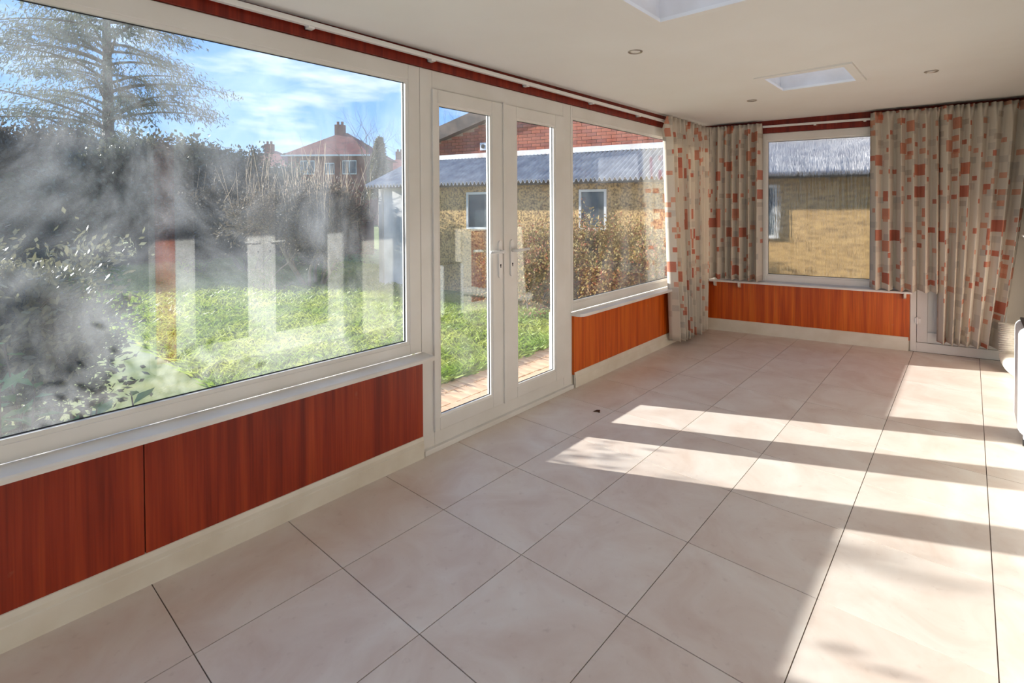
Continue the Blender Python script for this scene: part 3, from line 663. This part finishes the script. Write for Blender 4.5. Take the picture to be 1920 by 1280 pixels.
mb = MB(); gbox(mb, .0, 11.5, -.02, .02, 1.80, 1.85); mb.build('eaves_board', pbr('dark eaves board', lin(96,84,70), lin(70,62,54), 6, rough=.9), gar)
PANE_D = pbr('dark garage pane', lin(58,66,72), lin(90,98,100), 4, rough=.12)
for (s0, s1, z0, z1) in ((2.30, 2.78, 1.03, 1.70), (4.55, 5.03, 1.04, 1.71), (7.05, 7.54, .98, 1.72)):
    mb = MB(); ring(mb, gw, s0, s1, z0, z1, .04, .04, .04, .04, -.18, -.13); wf = mb.build('window_frame', PVC, gar)
    pane_box(gw, s0+.03, s1-.03, z0+.03, z1-.03, -.165, -.155).build('pane', PANE_D, wf)

# ---- brick house right behind the garage
BRK = pbr('orange red brick', lin(196,112,78), lin(170,88,62), 7, rough=.9, bump=.15)
BRK2 = pbr('darker red brick', lin(176,96,72), lin(150,80,62), 7, rough=.9, bump=.15)
MORT = pbr('pale mortar', lin(214,180,150), lin(196,160,132), 20, rough=.95)
hs_ = empty('brick_house', gw(6,-4,GZ)); tag(hs_, 'orange brick house gable rising behind the garage roof', 'house')
mb = MB(); a0, a1 = -.75, 12.0; zl, zp = 2.98, 5.05
mb.prism([gw(a0,-2.66,GZ),gw(a1,-2.66,GZ),gw(a1,-2.66,zp),gw(6.6,-2.66,zp),gw(a0,-2.66,zl+.0)], [gw(a0,-6,GZ),gw(a1,-6,GZ),gw(a1,-6,zp),gw(6.6,-6,zp),gw(a0,-6,zl)])
mb.build('wall', MORT, hs_)
bm = MB().box(-.1075, .1075, -.03, .03, -.0325, .0325); mes = []
for M_ in (BRK, BRK, BRK2):
    me = bpy.data.meshes.new('brick'); me.from_pydata(bm.v, [], bm.f); me.materials.append(M_); mes.append(me)
rr = random.Random(8); nb = 0
for row in range(14):
    z = 2.60+row*.075
    for c in range(60):
        s = a0+.12+c*.225+(.1125 if row % 2 else 0)
        top = zl+(zp-zl)*(s-a0)/(6.6-a0)
        px_ = s
        if z+.04 > top-.05 or s > a1-.1 or nb >= 300: continue
        p = gw(s, -2.652, z); q = p-CAM; dpt = q.dot(FV); ix = CXP+FPX*q.dot(RV)/dpt; iy = CYP-FPX*q.dot(UV_)/dpt
        if not (812 < ix < 1240 and iy > 195) or 922 < ix < 955 or 1046 < ix < 1066: continue
        o = bpy.data.objects.new('brick', rr.choice(mes)); COL.objects.link(o); o.parent = hs_; o.location = p-ORG[hs_.name]; o.rotation_euler = (0, 0, GA); nb += 1
mb = MB(); P = [(a0-.15,zl-.09),(a0-.15,zl+.24),(6.6,zp+.28),(6.6,zp-.04)]
mb.prism([gw(s,-2.45,z) for s,z in P], [gw(s,-6.2,z) for s,z in P]); mb.build('roof_verge', pbr('brown roof verge', lin(128,108,92), lin(100,86,76), 5, rough=.9), hs_)
mb = MB(); gbox(mb, .90, 1.08, -2.66, -2.60, 2.78, 2.96); vv = mb.build('vent', PVC, hs_)
mb = MB(); mb.tube([gw(.99,-2.61,2.87), gw(.99,-2.585,2.87)], .05, 14); mb.build('flue', DARK, vv)

# ---- far houses
ROOFT = pbr('red clay roof tiles', lin(150,78,66), lin(120,62,56), 1.5, rough=.9, bump=.3, bscale=6)
BR_F = pbr('far red brick', lin(140,84,70), lin(120,70,60), 2, rough=.9)
def far(px_, py_, d): 
    return CAM+(FV+RV*((px_-CXP)/FPX)-UV_*((py_-CYP)/FPX))*d
rgt = Vector((RV.x, RV.y, 0)).normalized(); fwd = Vector((FV.x, FV.y, 0)).normalized()
def far_house(c, w, dp, ze, zr, ridge, label, wins=()):
    h = empty('house', (c.x, c.y, GZ)); tag(h, label, 'house', 'houses beyond the garden')
    P = lambda a, b, z: Vector((c.x, c.y, 0))+rgt*a+fwd*b+Vector((0,0,z))
    mb = MB(); mb.hexa([P(-w,0,GZ),P(w,0,GZ),P(w,dp,GZ),P(-w,dp,GZ)], [P(-w,0,ze),P(w,0,ze),P(w,dp,ze),P(-w,dp,ze)]); mb.build('wall', BR_F, h)
    o = .4; mb = MB(); mb.add([P(-w-o,-o,ze-.1),P(w+o,-o,ze-.1),P(w+o,dp+o,ze-.1),P(-w-o,dp+o,ze-.1),P(-ridge,dp/2,zr),P(ridge,dp/2,zr)], [(0,1,5,4),(1,2,5),(2,3,4,5),(3,0,4),(3,2,1,0)]); mb.build('roof', ROOFT, h)
    mb = MB(); mb.hexa([P(-w-o,-o-.05,ze-.22),P(w+o,-o-.05,ze-.22),P(w+o,-o+.05,ze-.22),P(-w-o,-o+.05,ze-.22)], [P(-w-o,-o-.05,ze-.08),P(w+o,-o-.05,ze-.08),P(w+o,-o+.05,ze-.08),P(-w-o,-o+.05,ze-.08)]); mb.build('gutter', PVC, h)
    mb = MB(); mb.hexa([P(-ridge-.4,dp/2-.3,zr-.4),P(-ridge+.4,dp/2-.3,zr-.4),P(-ridge+.4,dp/2+.3,zr-.4),P(-ridge-.4,dp/2+.3,zr-.4)], [P(-ridge-.4,dp/2-.3,zr+.75),P(-ridge+.4,dp/2-.3,zr+.75),P(-ridge+.4,dp/2+.3,zr+.75),P(-ridge-.4,dp/2+.3,zr+.75)])
    for q in (-.2,.2): mb.tube([P(-ridge+q,dp/2,zr+.7),P(-ridge+q,dp/2,zr+1.05)], .12, 8)
    mb.build('chimney', BR_F, h)
    for (a, z, ww, hh) in wins:
        mb = MB(); mb.hexa([P(a-ww,-.06,z),P(a+ww,-.06,z),P(a+ww,.02,z),P(a-ww,.02,z)], [P(a-ww,-.06,z+hh),P(a+ww,-.06,z+hh),P(a+ww,.02,z+hh),P(a-ww,.02,z+hh)]); wf = mb.build('window', PVC, h)
        for q in (-.5, .5):
            mb = MB(); mb.hexa([P(a+(q-.42)*ww,-.08,z+.08),P(a+(q+.42)*ww,-.08,z+.08),P(a+(q+.42)*ww,-.05,z+.08),P(a+(q-.42)*ww,-.05,z+.08)], [P(a+(q-.42)*ww,-.08,z+hh-.08),P(a+(q+.42)*ww,-.08,z+hh-.08),P(a+(q+.42)*ww,-.05,z+hh-.08),P(a+(q-.42)*ww,-.05,z+hh-.08)]); mb.build('pane', PANE_D, wf)
c = far(615, 390, 44)
far_house(c, 3.4, 7, 6.05, 8.35, .35, 'red brick house with hipped clay tile roof beyond the garden shrubs', [(-1.7,4.3,.6,1.2),(1.9,4.3,.6,1.2),(0.2,4.3,.4,1.0)])
c = far(478, 390, 52); far_house(c, 3.2, 7, 5.7, 7.6, .4, 'partly hidden red roofed house left of the hipped brick house', [(1,4,.6,1.1)])
c = far(752, 390, 60); far_house(c, 3.4, 7, 5.6, 7.6, 1.2, 'distant dark roofed house with white windows beside the bare tree', [(-1.8,4.0,.7,1.1),(.3,4.0,.5,1.1),(2,4.0,.5,1.1)])

# ---- vegetation
BARK = pbr('grey brown bark', lin(112,98,84), lin(84,72,62), 10, rough=.95)
TWIG = pbr('pale dry twigs', lin(186,164,134), lin(150,126,100), 6, rough=.9)
TWIG_D = pbr('dark hedge twigs', lin(98,88,80), lin(74,66,60), 5, rough=.95)
LEAF_D = pbr('dark ivy leaves', lin(76,84,58), lin(104,100,78), 3, rough=.55, transl=.25)
LEAF_B = pbr('brown hedge leaves', lin(122,108,90), lin(92,84,72), 4, rough=.8, transl=.2)
NEEDLE = pbr('grey green cedar needles', lin(84,96,78), lin(116,122,100), 1.5, rough=.8, transl=.2)
LEAF_S = pbr('silvery shrub leaves', lin(132,130,98), lin(98,92,64), 5, rough=.45, transl=.3)
LEAF_G = pbr('fresh green laurel leaves', lin(86,128,66), lin(128,158,84), 5, rough=.35, transl=.3)
LEAF_R = pbr('red and yellow autumn leaves', lin(150,132,78), lin(160,92,68), 9, rough=.7, transl=.3, lo=.5, hi=.64)

def shrub(name, base, h, n, seed, mats, label, cat, group=None, leaf=(.05,.025,3), depth=3, r=.02, spread=.55, up=.12, kids=3, lean=(0,0,0), whips=0, start=.45, stems_spread=.35, shrink=.68, leafjit=.06):
    rg = np.random.default_rng(seed); t = empty(name, base); segs = []; tips = []
    for i in range(n):
        a = 2*PI*i/n+rg.uniform(-.4,.4); d = np.array([math.cos(a)*stems_spread, math.sin(a)*stems_spread, 1])+np.array(lean)
        p = np.array(base)+np.array([math.cos(a), math.sin(a), 0])*.06*min(n,6)*.5
        grow(rg, p, d, h*start, r, depth, segs, tips, spread, up, kids, shrink)
    m_ = NPM(); m_.segs(segs, 4 if r > .03 else 3); m_.build('branches', mats[0], t)
    if whips:
        ws = []
        top = [q for q in tips if q[0][2] > base[2]+h*.45]
        for i in range(whips):
            p, d = top[rg.integers(len(top))]; d = np.array([0,0,1.])+rg.normal(size=3)*.16; L = rg.uniform(.4,1.0); p2 = p+d*L*.5; d2 = d+rg.normal(size=3)*.08
            ws += [(p, p2, .006, .005), (p2, p2+d2*L*.5, .005, .002)]
        w_ = NPM(); w_.segs(ws, 3); w_.build('whips', TWIG, t)
    if leaf and len(mats) > 1:
        k = leaf[2]; P = np.repeat(np.array([q[0] for q in tips]), k, 0); D = np.repeat(np.array([q[1] for q in tips]), k, 0)
        P = P+rg.normal(size=P.shape)*leafjit
        l_ = NPM(); l_.quads(leaf_quads(rg, P, leaf[0], leaf[1], dirs=D)); l_.build('foliage', mats[1], t)
    return tag(t, label, cat, group)

# far hedge / tree line
hz = [(40,15.5,4.2),(150,16.5,4.3),(265,15,4.0),(350,16,4.0),(430,17,3.6),(-90,14,4.6)]
for k, (px_, d, h) in enumerate(hz):
    p = far(px_, 390, d); shrub('hedge_tree', (p.x, p.y, GZ), h, 7, 20+k, (TWIG_D, LEAF_B if k % 2 else LEAF_D), ['dense dark hedge tree behind the tangled silvery shrubs', 'bare brown twiggy hedge tree just in front of the cedar trunk', 'dense dark hedge tree beside the cedar towards the houses', 'bare brown hedge tree between cedar and partly hidden house', 'dense dark hedge tree closest to the red brick houses', 'bare brown hedge tree at the end of tree line away from houses'][k], 'tree', 'hedge trees', leaf=(.13,.08,4), depth=4, r=.05, spread=.6, up=.05, start=.36, stems_spread=.5, leafjit=.16)
# deodar cedar
def cedar(px_, d, H):
    p = far(px_, 390, d); t = empty('cedar_tree', (p.x, p.y, GZ)); rg = np.random.default_rng(77); base = np.array((p.x, p.y, GZ)); segs = []; cs = []; ds = []
    for i in range(10): segs.append((base+np.array([0,0,H*i/10]), base+np.array([0,0,H*(i+1)/10]), .26*(1-i/11), .26*(1-(i+1)/11)))
    z = 2.6
    while z < H-.4:
        for b_ in range(5):
            a = rg.uniform(0,2*PI); z_ = z+rg.uniform(-.25,.25); L = (1.0-(z/H)**1.8)*4.2*rg.uniform(.5,1.25)+.5; q = base+np.array([0,0,z_]); d_ = np.array([math.cos(a), math.sin(a), rg.uniform(.1,.55)]); n = 9
            for i in range(n):
                q2 = q+d_/np.linalg.norm(d_)*L/n; segs.append((q, q2, .05*(1-i/n)+.008, .05*(1-(i+1)/n)+.006)); d_ = d_+np.array([rg.normal()*.12, rg.normal()*.12, -.085]); q = q2
                if i >= 2:
                    m_ = int(30+10*i*.4); pts = q+rg.normal(size=(m_,3))*np.array([.26,.26,.12])*(1.1); cs.append(pts); ds.append(np.tile(np.array([d_[0]*.4, d_[1]*.4, -.7]), (m_,1)))
        z += rg.uniform(.32,.55)
    m_ = NPM(); m_.segs(segs, 5); m_.build('trunk', BARK, t)
    l_ = NPM(); l_.quads(leaf_quads(rg, np.concatenate(cs), .20, .035, dirs=np.concatenate(ds))); l_.build('foliage', NEEDLE, t)
    tag(t, 'tall cedar with drooping grey-green branches rising over the hedge', 'tree')
cedar(205, 19, 14.5)
p = far(712, 390, 40); 
def conifer_small(p, H, label):
    t = empty('fir_tree', (p.x, p.y, GZ)); rg = np.random.default_rng(5); base = np.array((p.x, p.y, GZ)); n = 5000
    u = rg.uniform(.35,1,n); R = (1-u)*1.6*np.sqrt(rg.uniform(.2,1,n))+.05; a = rg.uniform(0,2*PI,n); P = base+np.stack([R*np.cos(a), R*np.sin(a), u*H], 1)
    m_ = NPM(); m_.segs([(base, base+np.array([0,0,H*.98]), .16, .03)], 6); m_.build('trunk', BARK, t)
    l_ = NPM(); l_.quads(leaf_quads(rg, P, .35, .12, droop=.3)); l_.build('foliage', LEAF_D, t); tag(t, label, 'tree')
conifer_small(p, 6.9, 'small dark evergreen beside the hipped brick house')
p = far(675, 390, 36); shrub('bare_tree', (p.x, p.y, GZ), 8.6, 2, 41, (BARK,), 'tall leafless tree standing by the distant houses', 'tree', leaf=None, depth=5, r=.12, spread=.42, up=.10, kids=2, start=.42, stems_spread=.12, shrink=.66)
p = far(838, 390, 26); shrub('bare_tree', (p.x, p.y, GZ), 7.4, 2, 43, (BARK,), 'leafless tree behind the brick gable', 'tree', leaf=None, depth=5, r=.08, spread=.45, up=.10, kids=2, start=.42, stems_spread=.15, shrink=.66)
# multi-stem shrub by the garage corner
p = far(588, 500, 10.2); shrub('buddleia', (p.x, p.y, GZ), 2.3, 9, 51, (TWIG, LEAF_B), 'large bare multi-stem shrub with upright pale whips by garage corner', 'shrub', leaf=(.07,.03,1), depth=4, r=.035, spread=.6, up=.07, kids=3, start=.38, stems_spread=.5, whips=170)
p = far(470, 430, 12.5); shrub('bare_shrub', (p.x, p.y, GZ), 2.6, 8, 52, (TWIG_D, LEAF_B), 'dark leafless shrub between hedge and pale-whipped shrub', 'shrub', leaf=(.08,.04,2), depth=4, r=.03, spread=.6, up=.06, start=.38, stems_spread=.55, whips=60)
# foreground shrub outside the big window
for k, (x, y, h, sd) in enumerate(((-1.8,-.95,1.5,61), (-2.75,-.95,1.8,62), (-2.5,-2.0,1.8,63))):
    shrub('rose_shrub', (x, y, GZ), h, 6, sd, (TWIG, LEAF_S), ['tangled pale-stemmed shrub with silvery leaves close outside the window', 'taller tangled shrub further out behind the pale-stemmed shrub', 'tangled silvery shrub beside the house end of the window'][k], 'shrub', 'tangled shrubs by the window', leaf=(.055,.026,2), depth=4, r=.016, spread=.62, up=.05, kids=3, start=.38, stems_spread=.5)
shrub('bare_tree', (-6.3, -3.0, GZ), 4.3, 3, 91, (BARK, LEAF_B), 'added unseen bare tree that dapples the sun coming through the window', 'tree', leaf=(.08,.05,1), depth=4, r=.05, spread=.38, up=.12, kids=2, start=.42, stems_spread=.1, shrink=.62)  # out of view, added to break up the sun patch on the floor
# cotoneaster in front of the garage
for k, (px_, d, h) in enumerate(((1005,7.7,1.5),(1110,7.5,1.75),(1195,7.2,1.4))):
    p = far(px_, 450, d); shrub('cotoneaster', (p.x, p.y, GZ), h, 7, 80+k, (TWIG_D, LEAF_R), ['red and yellow leaved bush in front of garage, seen through the doors', 'red and yellow leaved bush growing over the garage window', 'low autumn bush by the garage near the curtain'][k], 'shrub', 'autumn bushes by the garage', leaf=(.042,.026,1), depth=4, r=.014, spread=.62, up=.05, start=.36, stems_spread=.5)
# laurel with big leaves low by the window
lau = empty('laurel', (-.8, -.2, GZ)); tag(lau, 'low green laurel with broad glossy leaves below the big window', 'shrub'); rg = random.Random(9)
st = MB(); lm = MB().add([(0,0,0),(.05,.02,.008),(.10,0,.0),(.05,-.02,.008),(.05,0,-.004)], [(0,4,1),(1,4,2),(2,4,3),(3,4,0)])
me = bpy.data.meshes.new('leaf'); me.from_pydata([(a*1.15,b*1.15,c) for a,b,c in lm.v], [], lm.f); me.materials.append(LEAF_G)
for k in range(16):
    bx_, by_ = -.78+rg.uniform(-.28,.22), -.25+rg.uniform(-.4,.4); H = rg.uniform(.6,.98); tx, ty = bx_+rg.uniform(-.12,.12), by_+rg.uniform(-.12,.12)
    st.tube([(bx_,by_,GZ), ((bx_+tx)/2,(by_+ty)/2,GZ+H*.5), (tx,ty,GZ+H)], [.006,.005,.003], 5)
    for q in range(10):
        f_ = 1-.06*q; o = bpy.data.objects.new('leaf', me); COL.objects.link(o); o.parent = lau; o.location = Vector((bx_+(tx-bx_)*f_, by_+(ty-by_)*f_, GZ+H*f_))-ORG['laurel']; o.rotation_euler = (rg.uniform(-.4,.4), rg.uniform(-.6,.35), q*2.4+rg.uniform(-.3,.3)); s = rg.uniform(.7,1.25); o.scale = (s,s,s)
st.build('stems', BARK, lau)
# timber fence at the back of the garden
fn = empty('garden_fence', (-17, 5, GZ)); tag(fn, 'reddish timber fence along the back of the garden', 'fence'); FENCE = pbr('red brown fence timber', lin(132,88,74), lin(104,72,62), 4, rough=.9)
A = far(330, 390, 19); B = far(700, 390, 17)
for k in range(7):
    P0 = A.lerp(B, k/7); P1 = A.lerp(B, (k+1)/7); d = (P1-P0); nrm = Vector((-d.y, d.x, 0)).normalized()*.03
    mb = MB(); mb.hexa([Vector((q.x,q.y,GZ)) for q in (P0,P1,P1+nrm,P0+nrm)], [Vector((q.x,q.y,1.5)) for q in (P0,P1,P1+nrm,P0+nrm)]); mb.build('panel', FENCE, fn)
    mb = MB(); mb.box(P0.x-.06, P0.x+.06, P0.y-.06, P0.y+.06, GZ, 1.6); mb.build('post', pbr('grey concrete post', lin(120,128,134), rough=.9), fn)
